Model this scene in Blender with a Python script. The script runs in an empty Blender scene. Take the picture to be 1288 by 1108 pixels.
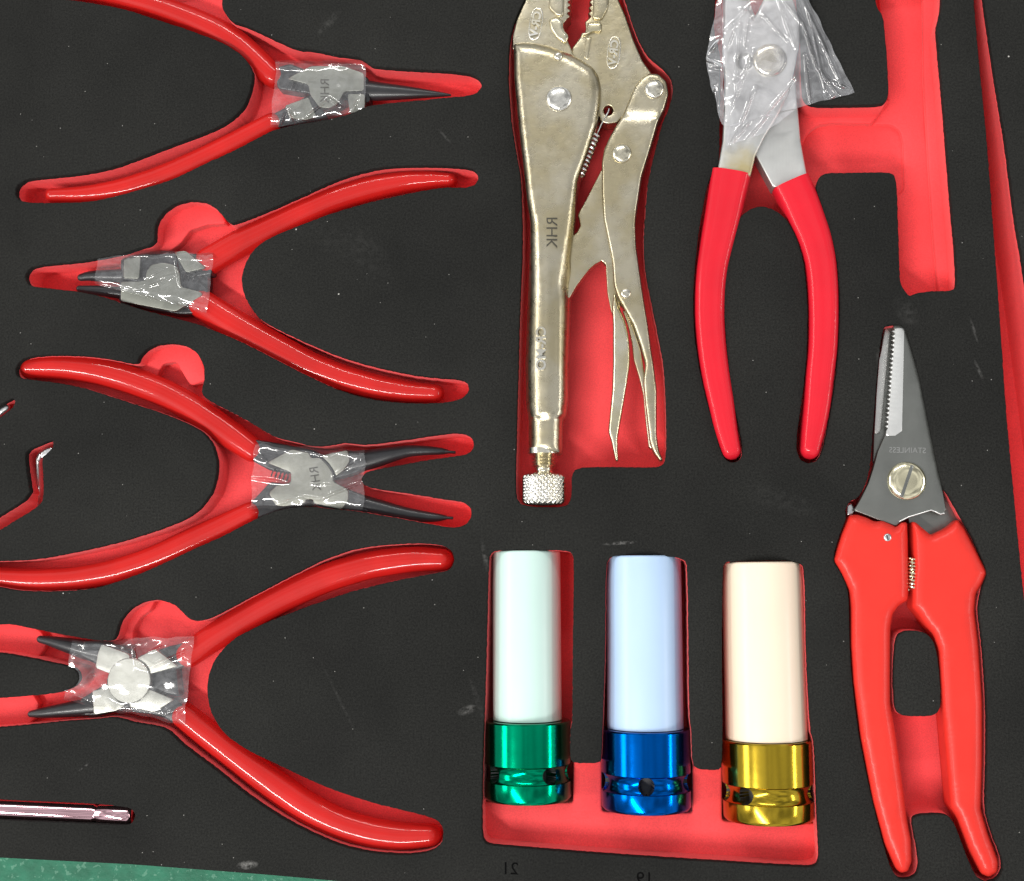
import bpy, bmesh, math, random
import numpy as np
from mathutils import Vector, Quaternion, Matrix, noise
from mathutils.geometry import delaunay_2d_cdt

random.seed(4)
PI = math.pi
sc = bpy.context.scene
W, H_ = 1288, 1108                      # the photograph's own pixel grid, used to read positions off it
S = 0.00027                             # metres per photograph pixel on the foam's face

# ------------------------------------------------------------------ camera
F = 1600.0
CAM_H = 1600 * S
cam_d = bpy.data.cameras.new('camera')
cam = bpy.data.objects.new('camera', cam_d)
sc.collection.objects.link(cam)
sc.camera = cam
cam_d.sensor_width = 36.0
cam_d.sensor_fit = 'HORIZONTAL'
cam_d.lens = 36.0 * F / W
cam_d.clip_start = 0.01
cam_d.clip_end = 50
NAD = (800, 720)                        # the point straight below the lens
dn = Vector((NAD[0] - W / 2, -(NAD[1] - H_ / 2), -F)).normalized()
CQ = dn.rotation_difference(Vector((0, 0, -1)))
cam.rotation_mode = 'QUATERNION'
cam.rotation_quaternion = CQ
CAMP = Vector((0, 0, CAM_H))
cam.location = CAMP
cam_d.dof.use_dof = False

# ------------------------------------------------------------------ world, lamps, exposure
wd = bpy.data.worlds.new("World")
sc.world = wd
wd.use_nodes = True
bg = wd.node_tree.nodes['Background']
bg.inputs['Strength'].default_value = 0.46
_n = wd.node_tree.nodes
_tc = _n.new('ShaderNodeTexCoord')          # unseen room as noise patches, added to vary metal reflections; same in every direction
_no = _n.new('ShaderNodeTexNoise')
_no.inputs['Scale'].default_value = 3.2
_no.inputs['Detail'].default_value = 3
_cr = _n.new('ShaderNodeValToRGB')
_cr.color_ramp.elements[0].position = .38
_cr.color_ramp.elements[0].color = (.42, .43, .44, 1)
_cr.color_ramp.elements[1].position = .60
_cr.color_ramp.elements[1].color = (1.55, 1.57, 1.6, 1)
_l = wd.node_tree.links
_l.new(_tc.outputs['Generated'], _no.inputs['Vector'])
_l.new(_no.outputs['Fac'], _cr.inputs['Fac'])
_l.new(_cr.outputs['Color'], bg.inputs['Color'])
sc.view_settings.view_transform = 'Standard'
sc.view_settings.look = 'None'
sc.view_settings.exposure = 0.45
sc.view_settings.gamma = 1.0

def lamp(name, loc, size, power, col=(1, 0.98, 0.94), target=(0, 0, 0)):
    d = bpy.data.lights.new(name, 'AREA')
    d.shape = 'RECTANGLE'
    d.size, d.size_y = size
    d.energy = power
    d.color = col
    o = bpy.data.objects.new(name, d)
    sc.collection.objects.link(o)
    o.location = loc
    v = Vector(target) - Vector(loc)
    o.rotation_euler = v.to_track_quat('-Z', 'Y').to_euler()
    return o
lamp('ceiling_lamp', (-0.85, -1.1, 1.9), (1.5, 0.13), 38)
lamp('ceiling_lamp', (-2.1, 0.1, 1.3), (1.6, 0.5), 14)
lamp('ceiling_lamp', (2.5, -0.2, 1.1), (1.6, 0.12), 11)
lamp('ceiling_lamp', (-0.3, 1.9, 1.7), (1.5, 0.09), 13)

# ------------------------------------------------------------------ geometry helpers
def P(x, y, z=0.0):
    """point of the place at height z (in photo pixels above the foam face) seen at pixel x, y"""
    d = CQ @ Vector((x - W / 2, -(y - H_ / 2), -F))
    t = (z * S - CAM_H) / d.z
    return CAMP + d * t
def U(x, y, z=0.0):
    return (P(x + 1, y, z) - P(x, y, z)).length

def resample(pts, step, closed=True):
    out = []
    n = len(pts)
    for i in range(n if closed else n - 1):
        a, b = np.array(pts[i], float), np.array(pts[(i + 1) % n], float)
        L = np.linalg.norm((b - a)[:2])
        k = max(1, int(round(L / step)))
        for j in range(k):
            out.append(tuple(a + (b - a) * j / k))
    if not closed:
        out.append(tuple(np.array(pts[-1], float)))
    return out

def smooth(pts, step=4, closed=True, it=2, maxcut=None):
    """Chaikin corner cutting, then even resampling"""
    p = [np.array(q, float) for q in pts]
    for _ in range(it):
        q = []
        n = len(p)
        rng = range(n if closed else n - 1)
        if not closed:
            q.append(p[0])
        for i in rng:
            a, b = p[i], p[(i + 1) % n]
            f = .2 if maxcut is None else min(.2, maxcut / max(np.linalg.norm((b - a)[:2]), 1e-6))
            q.append(a * (1 - f) + b * f)
            q.append(a * f + b * (1 - f))
        if not closed:
            q.append(p[-1])
        p = q
    return resample([tuple(v) for v in p], step, closed)

def area2(p):
    a = np.array(p)[:, :2]
    b = np.roll(a, -1, 0)
    return float(np.sum(a[:, 0] * b[:, 1] - b[:, 0] * a[:, 1])) / 2

def normals2(p):
    """inward normals of a closed outline (any orientation)"""
    a = np.array(p)[:, :2]
    t = np.roll(a, -1, 0) - np.roll(a, 1, 0)
    L = np.linalg.norm(t, axis=1, keepdims=True)
    L[L == 0] = 1
    t = t / L
    n = np.stack([-t[:, 1], t[:, 0]], 1)
    return n if area2(p) > 0 else -n

def inside(q, poly):
    q = np.asarray(q, float)
    poly = np.asarray(poly, float)[:, :2]
    x, y = q[:, 0], q[:, 1]
    c = np.zeros(len(q), bool)
    n = len(poly)
    for i in range(n):
        x0, y0 = poly[i]
        x1, y1 = poly[(i + 1) % n]
        if y0 == y1:
            continue
        m = ((y0 > y) != (y1 > y)) & (x < (x1 - x0) * (y - y0) / (y1 - y0) + x0)
        c ^= m
    return c

def distto(q, poly):
    q = np.asarray(q, float)
    a = np.asarray(poly, float)[:, :2]
    b = np.roll(a, -1, 0)
    d = np.full(len(q), 1e9)
    for i in range(len(a)):
        ab = b[i] - a[i]
        l2 = ab @ ab
        if l2 == 0:
            continue
        t = np.clip(((q - a[i]) @ ab) / l2, 0, 1)
        pr = a[i] + t[:, None] * ab
        d = np.minimum(d, np.linalg.norm(q - pr, axis=1))
    return d

def cdt(loops, extra=()):
    """triangulate the even-odd inside of the loops; returns verts, tris"""
    vs, es = [], []
    for lp in loops:
        b = len(vs)
        vs += [Vector((p[0], p[1])) for p in lp]
        n = len(lp)
        es += [(b + i, b + (i + 1) % n) for i in range(n)]
    vs += [Vector((p[0], p[1])) for p in extra]
    r = delaunay_2d_cdt(vs, es, [], 0, 1e-5)
    V = np.array([(v.x, v.y) for v in r[0]])
    T = [tuple(f) for f in r[2]]
    cen = np.array([(V[a] + V[b] + V[c]) / 3 for a, b, c in T])
    par = np.zeros(len(T), bool)
    for lp in loops:
        par ^= inside(cen, lp)
    T = [t for t, k in zip(T, par) if k]
    # output vertex index of each loop vertex
    idx = {}
    for oi, src in enumerate(r[3]):
        for s_ in src:
            idx[s_] = oi
    lidx, b = [], 0
    for lp in loops:
        lidx.append([idx[b + i] for i in range(len(lp))])
        b += len(lp)
    return V, T, lidx

class MB:
    """collects faces in world space and links them as one mesh object"""
    def __init__(s):
        s.v, s.f = [], []
    def add(s, v, f):
        b = len(s.v)
        s.v += [tuple(q) for q in v]
        s.f += [tuple(i + b for i in g) for g in f]
    def build(s, name, m, parent=None, flat=False, kind=None, sharp=35, fix=True):
        me = bpy.data.meshes.new(name)
        off = parent['_loc'] if parent is not None and '_loc' in parent else (0, 0, 0)
        par = parent
        while par is not None and '_loc' not in par and par.parent is not None:
            par = par.parent
        if par is not None and '_loc' in par:
            off = par['_loc']
        vs = [(a - off[0], b - off[1], c - off[2]) for a, b, c in s.v]
        me.from_pydata(vs, [], s.f)
        bm = bmesh.new()
        bm.from_mesh(me)
        if fix:
            bmesh.ops.recalc_face_normals(bm, faces=bm.faces)
        bm.to_mesh(me)
        bm.free()
        if not flat:
            me.polygons.foreach_set('use_smooth', [True] * len(me.polygons))
            me.set_sharp_from_angle(angle=math.radians(sharp))
        me.materials.append(m)
        o = bpy.data.objects.new(name, me)
        sc.collection.objects.link(o)
        if parent is not None:
            o.parent = parent
        if kind:
            o['kind'] = kind
        return o

def thing(name, label, cat, at, group=None):
    o = bpy.data.objects.new(name, None)
    sc.collection.objects.link(o)
    o.empty_display_size = 0.01
    p = P(*at)
    o.location = p
    o['_loc'] = tuple(p)
    o['label'] = label
    o['category'] = cat
    if group:
        o['group'] = group
    return o
def tag(o, label, cat, group=None):
    o['label'] = label
    o['category'] = cat
    if group:
        o['group'] = group
    return o

def puff(outline, ztop, thick, R=2.0, Rz=None, step=3.5, grid=9, zf=None, sm=None, mb=None, holes=(), cut=2.0):
    """solid with a rounded upper edge; outline and sizes in photo pixels"""
    if Rz is None:
        Rz = R
    mb = mb or MB()
    op = smooth(outline, step, True, sm, cut) if sm else resample(outline, step)
    if area2(op) < 0:
        op = op[::-1]
    loops = [op] + [resample(h, step * .7) for h in holes]
    extra = []
    for fr in (.06, .22, .5, 1.0):
        off = R * fr
        for k, lp in enumerate(loops):
            n = normals2(lp)
            if k:
                n = -n
            q = np.array(lp)[:, :2] + n * off
            ok = inside(q, op)
            for h in loops[1:]:
                ok &= ~inside(q, h)
            dd = np.minimum.reduce([distto(q, l2) for l2 in loops])
            ok &= dd > off * .88
            extra += [tuple(p) for p in q[ok]]
    a = np.array(op)
    x0, y0 = a[:, 0].min(), a[:, 1].min()
    x1, y1 = a[:, 0].max(), a[:, 1].max()
    gx, gy = np.meshgrid(np.arange(x0, x1, grid), np.arange(y0, y1, grid))
    q = np.stack([gx.ravel(), gy.ravel()], 1)
    if len(q):
        ok = inside(q, op)
        for h in loops[1:]:
            ok &= ~inside(q, h)
        q = q[ok]
        if len(q):
            dd = np.minimum.reduce([distto(q, l2) for l2 in loops])
            # beyond the rounded rim (or everywhere when the rim is wide)
            q = q[(dd > R * 1.08 + 1) | ((dd > 2.2) & (R > grid))]
            extra += [tuple(p) for p in q]
    V, T, L = cdt(loops, extra)
    d = np.minimum.reduce([distto(V, l2) for l2 in loops])
    for li in L:
        d[li] = 0
    u = np.clip(d / R, 0, 1)
    h = ztop - Rz * (1 - np.sqrt(np.clip(1 - (1 - u) ** 2, 0, 1)))
    vs = []
    for (x, y), z in zip(V, h):
        vs.append(P(x, y, z + (zf(x, y) if zf else 0)))
    zb = (ztop - thick) * S
    fs = list(T)
    n0 = len(vs)
    # bottom copy
    bot = [Vector((v.x, v.y, min(zb, v.z - 0.2 * S))) for v in vs]
    used = sorted(set(i for t in T for i in t))
    vs += bot
    fs += [(a + n0, c + n0, b + n0) for a, b, c in T]
    for li in L:
        m = len(li)
        for i in range(m):
            p, q2 = li[i], li[(i + 1) % m]
            fs.append((p, q2, q2 + n0, p + n0))
    mb.add(vs, fs)
    return mb

def sweep(path, step=7, nz=20, expo=2.2, cap0=True, cap1=True, mb=None, capr=1.0):
    """tube through (x, y, half width, z centre, half height) in photo pixels"""
    mb = mb or MB()
    p = smooth([tuple(q) for q in path], step, False, 3)
    C = [P(q[0], q[1], q[3]) for q in p]
    n = len(C)
    rings = []
    def ring(c, t, hw, hh):
        side = Vector((-t.y, t.x, 0)).normalized()
        up = t.cross(side) * (1 if t.cross(side).z > 0 else -1)
        r = []
        for k in range(nz):
            a = 2 * PI * k / nz
            ca, sa = math.cos(a), math.sin(a)
            e = 2.0 / expo
            r.append(c + side * (hw * math.copysign(abs(ca) ** e, ca)) + up * (hh * math.copysign(abs(sa) ** e, sa)))
        return r
    sp = [U(q[0], q[1], q[3]) for q in p]
    tan = []
    for i in range(n):
        t = (C[min(i + 1, n - 1)] - C[max(i - 1, 0)]).normalized()
        tan.append(t)
    capn = 5
    if cap0:
        hw = p[0][2] * sp[0]
        for j in range(capn):
            a = (j + .35) / (capn + .35) * PI / 2
            rings.append(ring(C[0] - tan[0] * hw * capr * math.cos(a), tan[0], hw * math.sin(a), p[0][4] * S * math.sin(a)))
    for i in range(n):
        rings.append(ring(C[i], tan[i], p[i][2] * sp[i], p[i][4] * S))
    if cap1:
        hw = p[-1][2] * sp[-1]
        for j in reversed(range(capn)):
            a = (j + .35) / (capn + .35) * PI / 2
            rings.append(ring(C[-1] + tan[-1] * hw * capr * math.cos(a), tan[-1], hw * math.sin(a), p[-1][4] * S * math.sin(a)))
    vs = [v for r in rings for v in r]
    fs = []
    for i in range(len(rings) - 1):
        for k in range(nz):
            a, b = i * nz + k, i * nz + (k + 1) % nz
            fs.append((a, b, b + nz, a + nz))
    fs.append(tuple(range(nz)))
    fs.append(tuple(range((len(rings) - 1) * nz, len(rings) * nz)))
    mb.add(vs, fs)
    return mb

def lathe(a, b, prof, n=48, mb=None, disp=None, close=True):
    """surface of revolution about the line a->b (world points); prof = [(t along metres, radius metres)]"""
    mb = mb or MB()
    ax = (b - a).normalized()
    up = Vector((0, 0, 1)) if abs(ax.z) < .9 else Vector((0, 1, 0))
    s_ = ax.cross(up).normalized()
    u_ = s_.cross(ax).normalized()
    vs = []
    for t, r in prof:
        for k in range(n):
            an = 2 * PI * k / n
            rr = r
            if disp:
                rr = disp(t, an, r)
            vs.append(a + ax * t + (s_ * math.sin(an) + u_ * math.cos(an)) * rr)
    fs = []
    for i in range(len(prof) - 1):
        for k in range(n):
            p, q = i * n + k, i * n + (k + 1) % n
            fs.append((p, q, q + n, p + n))
    if close:
        fs.append(tuple(range(n)))
        fs.append(tuple(range((len(prof) - 1) * n, len(prof) * n)))
    mb.add(vs, fs)
    return mb

def dome(x, y, z, r, h, flatr=0.0, n=36, mb=None, base=4):
    """button head of a rivet or screw, standing on height z"""
    c = P(x, y, z)
    u = U(x, y, z)
    prof = [(-base * S, r * u), (0, r * u)]
    for j in range(1, 8):
        a = j / 7 * PI / 2
        rr = flatr * r + (1 - flatr) * r * math.cos(a)
        prof.append((h * S * math.sin(a), max(rr, .01 * r) * u))
    return lathe(c, c + Vector((0, 0, 1)), prof, n, mb)

def tube(pts, r, nz=8, mb=None, step=None):
    """round wire through world points"""
    mb = mb or MB()
    n = len(pts)
    vs = []
    prev = None
    for i in range(n):
        t = (pts[min(i + 1, n - 1)] - pts[max(i - 1, 0)]).normalized()
        s_ = t.cross(Vector((0, 0, 1)))
        if s_.length < .1:
            s_ = t.cross(Vector((0, 1, 0)))
        if prev is not None:
            s_ = prev - t * prev.dot(t)
        s_.normalize()
        prev = s_
        u_ = s_.cross(t)
        for k in range(nz):
            a = 2 * PI * k / nz
            vs.append(pts[i] + (s_ * math.cos(a) + u_ * math.sin(a)) * r)
    fs = []
    for i in range(n - 1):
        for k in range(nz):
            a, b = i * nz + k, i * nz + (k + 1) % nz
            fs.append((a, b, b + nz, a + nz))
    fs.append(tuple(range(nz)))
    fs.append(tuple(range((n - 1) * nz, n * nz)))
    mb.add(vs, fs)
    return mb

def coil(a, b, r, wire, turns, nseg=14, mb=None):
    """helical spring between two world points"""
    ax = (b - a)
    L = ax.length
    ax.normalize()
    s_ = ax.cross(Vector((0, 0, 1))).normalized()
    u_ = s_.cross(ax)
    pts = []
    N = int(turns * nseg)
    for i in range(N + 1):
        an = 2 * PI * i / nseg
        pts.append(a + ax * (L * i / N) + (s_ * math.cos(an) + u_ * math.sin(an)) * r)
    return tube(pts, wire, 7, mb)

FONT = {}
def text(s, x, y, size, read, up, z, ext=0.35, bold=0.0, space=1.0):
    """raised or printed lettering; read and up are photo-pixel directions, size the cap height in pixels"""
    cu = bpy.data.curves.new('t', 'FONT')
    cu.body = s
    cu.align_x = 'CENTER'
    cu.align_y = 'CENTER'
    cu.size = 1.0
    cu.offset = bold
    cu.space_character = space
    cu.resolution_u = 3
    cu.extrude = 0.5
    o = bpy.data.objects.new('t', cu)
    sc.collection.objects.link(o)
    dg = bpy.context.evaluated_depsgraph_get()
    me = bpy.data.meshes.new_from_object(o.evaluated_get(dg))
    mb = MB()
    k = size / 0.7
    vs = []
    for v in me.vertices:
        px = x + (v.co.x * read[0] + v.co.y * up[0]) * k
        py = y + (v.co.x * read[1] + v.co.y * up[1]) * k
        zz = z + (ext if v.co.z > 0 else -0.6)
        vs.append(P(px, py, zz))
    mb.add(vs, [tuple(p.vertices) for p in me.polygons])
    bpy.data.objects.remove(o)
    return mb

# ------------------------------------------------------------------ materials
def new(name):
    m = bpy.data.materials.new(name)
    m.use_nodes = True
    nt = m.node_tree
    b = nt.nodes['Principled BSDF']
    return m, nt, b
def node(nt, t, **kw):
    n = nt.nodes.new(t)
    for k, v in kw.items():
        if k in n.inputs:
            n.inputs[k].default_value = v
        else:
            setattr(n, k, v)
    return n
def coords(nt, world=True):
    g = nt.nodes.new('ShaderNodeNewGeometry')
    return g.outputs['Position']
def noise_n(nt, src, scale, detail=3, rough=.55):
    n = node(nt, 'ShaderNodeTexNoise', Scale=scale, Detail=detail, Roughness=rough)
    nt.links.new(src, n.inputs['Vector'])
    return n.outputs['Fac']
def ramp(nt, fac, stops):
    r = nt.nodes.new('ShaderNodeValToRGB')
    nt.links.new(fac, r.inputs['Fac'])
    el = r.color_ramp.elements
    while len(el) < len(stops):
        el.new(.5)
    for e, (p, c) in zip(el, stops):
        e.position = p
        e.color = (*c, 1) if len(c) == 3 else c
    return r.outputs['Color']
def bump(nt, b, fac, dist, strength=.5, prev=None):
    n = node(nt, 'ShaderNodeBump', Strength=strength, Distance=dist)
    nt.links.new(fac, n.inputs['Height'])
    if prev:
        nt.links.new(prev, n.inputs['Normal'])
    nt.links.new(n.outputs['Normal'], b.inputs['Normal'])
    return n.outputs['Normal']
def math_n(nt, op, a, b=None, c=None):
    n = nt.nodes.new('ShaderNodeMath')
    n.operation = op
    for i, q in enumerate((a, b, c)):
        if q is None:
            continue
        if isinstance(q, (int, float)):
            n.inputs[i].default_value = q
        else:
            nt.links.new(q, n.inputs[i])
    return n.outputs[0]
def mixc(nt, fac, a, b):
    n = nt.nodes.new('ShaderNodeMix')
    n.data_type = 'RGBA'
    for sock, q in ((n.inputs[0], fac), (n.inputs[6], a), (n.inputs[7], b)):
        if isinstance(q, (int, float)):
            sock.default_value = q
        elif isinstance(q, tuple):
            sock.default_value = (*q, 1)
        else:
            nt.links.new(q, sock)
    return n.outputs[2]

def simple(name, col, rough, metal=0.0, coat=0.0, var=.12, vscale=200, bscale=0, bdist=0, bstr=.3, rvar=0.0, spec=.5, cr=.1):
    m, nt, b = new(name)
    pos = coords(nt)
    nz = noise_n(nt, pos, vscale, 4)
    c0 = tuple(min(1, c * (1 - var)) for c in col)
    c1 = tuple(min(1, c * (1 + var)) for c in col)
    nt.links.new(ramp(nt, nz, [(.3, c0), (.7, c1)]), b.inputs['Base Color'])
    b.inputs['Roughness'].default_value = rough
    b.inputs['Metallic'].default_value = metal
    b.inputs['Coat Weight'].default_value = coat
    b.inputs['Coat Roughness'].default_value = cr
    b.inputs['Specular IOR Level'].default_value = spec
    if rvar:
        n2 = noise_n(nt, pos, vscale * 3, 3)
        mr = node(nt, 'ShaderNodeMapRange')
        nt.links.new(n2, mr.inputs['Value'])
        mr.inputs['To Min'].default_value = max(0.02, rough - rvar)
        mr.inputs['To Max'].default_value = rough + rvar
        nt.links.new(mr.outputs['Result'], b.inputs['Roughness'])
    if bscale:
        bump(nt, b, noise_n(nt, pos, bscale, 3), bdist, bstr)
    return m

def foam_black():
    m, nt, b = new('black_foam')
    pos = coords(nt)
    big = noise_n(nt, pos, 14, 5, .6)
    mid = noise_n(nt, pos, 120, 3)
    fine = noise_n(nt, pos, 1500, 4, .8)
    col = ramp(nt, big, [(.32, (.0098, .0099, .0094)), (.68, (.0165, .0166, .0155))])
    grain = ramp(nt, fine, [(.34, (.5, .5, .5)), (.68, (1.55, 1.55, 1.5))])
    mul = nt.nodes.new('ShaderNodeMix')
    mul.data_type = 'RGBA'
    mul.blend_type = 'MULTIPLY'
    mul.inputs[0].default_value = 1
    nt.links.new(col, mul.inputs[6])
    nt.links.new(grain, mul.inputs[7])
    c = mul.outputs[2]
    # lint and dust specks
    for scale, thr, w in ((260, .045, .5), (90, .026, .8)):
        vo = node(nt, 'ShaderNodeTexVoronoi', Scale=scale)
        nt.links.new(pos, vo.inputs['Vector'])
        wn = noise_n(nt, pos, 35, 2)
        on = math_n(nt, 'LESS_THAN', vo.outputs['Distance'], thr)
        gate = math_n(nt, 'GREATER_THAN', math_n(nt, 'FRACT', math_n(nt, 'MULTIPLY', vo.outputs['Color'], 7.31)), .72)
        c = mixc(nt, math_n(nt, 'MULTIPLY', math_n(nt, 'MULTIPLY', on, gate), w), c, (.42, .41, .38))
    # chalky scuffs, each where it lies on the sheet
    sx = nt.nodes.new('ShaderNodeSeparateXYZ')
    nt.links.new(pos, sx.inputs[0])
    streak = noise_n(nt, pos, 420, 4, .7)
    mrs = node(nt, 'ShaderNodeMapRange')
    nt.links.new(streak, mrs.inputs['Value'])
    mrs.inputs['From Min'].default_value = .42
    mrs.inputs['From Max'].default_value = .66
    streak_ = mrs.outputs['Result']
    for (x, y, ang, la, lb, w) in ((414, 28, -48, 26, 7, .13), (311, 1088, -8, 15, 6, .45), (588, 893, -18, 14, 6, .32), (427, 880, 62, 60, 2.2, .10),
                                   (780, 683, -4, 24, 2.5, .4), (1231, 465, 68, 16, 2.5, .22), (1225, 415, 75, 18, 2, .14),
                                   (105, 965, -35, 9, 1.6, .35), (1107, 455, 78, 20, 6, .14), (600, 880, 70, 30, 4, .10),
                                   (985, 630, 20, 50, 18, .05), (1140, 392, 60, 24, 14, .10), (560, 172, 50, 16, 2, .12),
                                   (430, 300, 20, 70, 30, .035), (470, 330, 60, 50, 24, .035), (610, 700, 80, 26, 4, .12)):
        c0 = P(x, y)
        a = math.radians(-ang)
        dx = math_n(nt, 'SUBTRACT', sx.outputs[0], c0.x)
        dy = math_n(nt, 'SUBTRACT', sx.outputs[1], c0.y)
        uu = math_n(nt, 'ADD', math_n(nt, 'MULTIPLY', dx, math.cos(a) / (la * S)), math_n(nt, 'MULTIPLY', dy, math.sin(a) / (la * S)))
        vv = math_n(nt, 'ADD', math_n(nt, 'MULTIPLY', dx, -math.sin(a) / (lb * S)), math_n(nt, 'MULTIPLY', dy, math.cos(a) / (lb * S)))
        r2 = math_n(nt, 'ADD', math_n(nt, 'MULTIPLY', uu, uu), math_n(nt, 'MULTIPLY', vv, vv))
        k = math_n(nt, 'SUBTRACT', 1.0, r2)
        k = nt.nodes[k.node.name].outputs[0]
        k.node.use_clamp = True
        k = math_n(nt, 'MULTIPLY', k, math_n(nt, 'MULTIPLY', streak_, w * (.75 if la * lb < 120 else .4)))
        c = mixc(nt, k, c, (.45, .44, .42))
    nt.links.new(c, b.inputs['Base Color'])
    b.inputs['Roughness'].default_value = .85
    b.inputs['Specular IOR Level'].default_value = .12
    p = bump(nt, b, fine, .0002, .55)
    p = bump(nt, b, mid, .0006, .25, p)
    bump(nt, b, big, .004, .25, p)
    return m

def foam_red():
    m, nt, b = new('red_foam')
    pos = coords(nt)
    big = noise_n(nt, pos, 30, 3)
    fine = noise_n(nt, pos, 2200, 3, .7)
    col = ramp(nt, big, [(.3, (.74, .042, .046)), (.7, (.82, .055, .060))])
    grain = ramp(nt, fine, [(.3, (.82, .78, .78)), (.7, (1.1, 1.1, 1.1))])
    mul = nt.nodes.new('ShaderNodeMix')
    mul.data_type = 'RGBA'
    mul.blend_type = 'MULTIPLY'
    mul.inputs[0].default_value = 1
    nt.links.new(col, mul.inputs[6])
    nt.links.new(grain, mul.inputs[7])
    nt.links.new(mul.outputs[2], b.inputs['Base Color'])
    b.inputs['Roughness'].default_value = .75
    b.inputs['Sheen Weight'].default_value = .1
    bump(nt, b, fine, .0002, .4)
    return m

def nickel(name='nickel', col=(.51, .465, .355), rough=.27, sparkle=.7):
    m, nt, b = new(name)
    pos = coords(nt)
    big = noise_n(nt, pos, 60, 4)
    fine = noise_n(nt, pos, 1900, 3, .7)
    mid = noise_n(nt, pos, 300, 3)
    c0 = (col[0] * .88, col[1] * .84, col[2] * .72)
    nt.links.new(ramp(nt, big, [(.40, c0), (.60, col)]), b.inputs['Base Color'])
    b.inputs['Metallic'].default_value = 1
    mr = node(nt, 'ShaderNodeMapRange')
    nt.links.new(mid, mr.inputs['Value'])
    mr.inputs['To Min'].default_value = rough - .08
    mr.inputs['To Max'].default_value = rough + .12
    nt.links.new(mr.outputs['Result'], b.inputs['Roughness'])
    p = bump(nt, b, fine, .00012, .6 * sparkle)
    bump(nt, b, mid, .0004, .35 * sparkle, p)
    return m

def brushed(name, col, rough, ang=0.0, strength=.25, scale=1500):
    m, nt, b = new(name)
    pos = coords(nt)
    mp = nt.nodes.new('ShaderNodeMapping')
    mp.inputs['Rotation'].default_value = (0, 0, ang)
    mp.inputs['Scale'].default_value = (1, .06, 1)
    nt.links.new(pos, mp.inputs['Vector'])
    st = noise_n(nt, mp.outputs[0], scale, 3)
    big = noise_n(nt, pos, 90, 4)
    c0 = tuple(c * .8 for c in col)
    nt.links.new(ramp(nt, big, [(.3, c0), (.7, col)]), b.inputs['Base Color'])
    b.inputs['Metallic'].default_value = .85
    b.inputs['Roughness'].default_value = rough
    bump(nt, b, st, .0001, strength)
    return m

def film(name, haze=.10, gloss=.34, rough=.09, tint=(1, 1, 1)):
    m = bpy.data.materials.new(name)
    m.use_nodes = True
    nt = m.node_tree
    nt.nodes.clear()
    out = nt.nodes.new('ShaderNodeOutputMaterial')
    tr = node(nt, 'ShaderNodeBsdfTransparent')
    tr.inputs['Color'].default_value = (*tint, 1)
    gl = node(nt, 'ShaderNodeBsdfGlossy', Roughness=rough)
    gl.inputs['Color'].default_value = (1, 1, 1, 1)
    df = node(nt, 'ShaderNodeBsdfDiffuse')
    df.inputs['Color'].default_value = (.85, .85, .88, 1)
    lw = node(nt, 'ShaderNodeLayerWeight', Blend=.25)
    pos = coords(nt)
    nz = noise_n(nt, pos, 300, 4)
    bp = node(nt, 'ShaderNodeBump', Strength=.08, Distance=.0003)
    nt.links.new(nz, bp.inputs['Height'])
    nt.links.new(bp.outputs[0], gl.inputs['Normal'])
    nt.links.new(bp.outputs[0], lw.inputs['Normal'])
    m1 = nt.nodes.new('ShaderNodeMixShader')
    hz = math_n(nt, 'MULTIPLY', noise_n(nt, pos, 90, 4), haze * 2)
    nt.links.new(hz, m1.inputs[0])
    nt.links.new(tr.outputs[0], m1.inputs[1])
    nt.links.new(df.outputs[0], m1.inputs[2])
    m2 = nt.nodes.new('ShaderNodeMixShader')
    fr = math_n(nt, 'ADD', math_n(nt, 'MULTIPLY', lw.outputs['Fresnel'], gloss * 1.6), gloss * .38)
    nt.links.new(fr, m2.inputs[0])
    nt.links.new(m1.outputs[0], m2.inputs[1])
    nt.links.new(gl.outputs[0], m2.inputs[2])
    nt.links.new(m2.outputs[0], out.inputs['Surface'])
    return m

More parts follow.
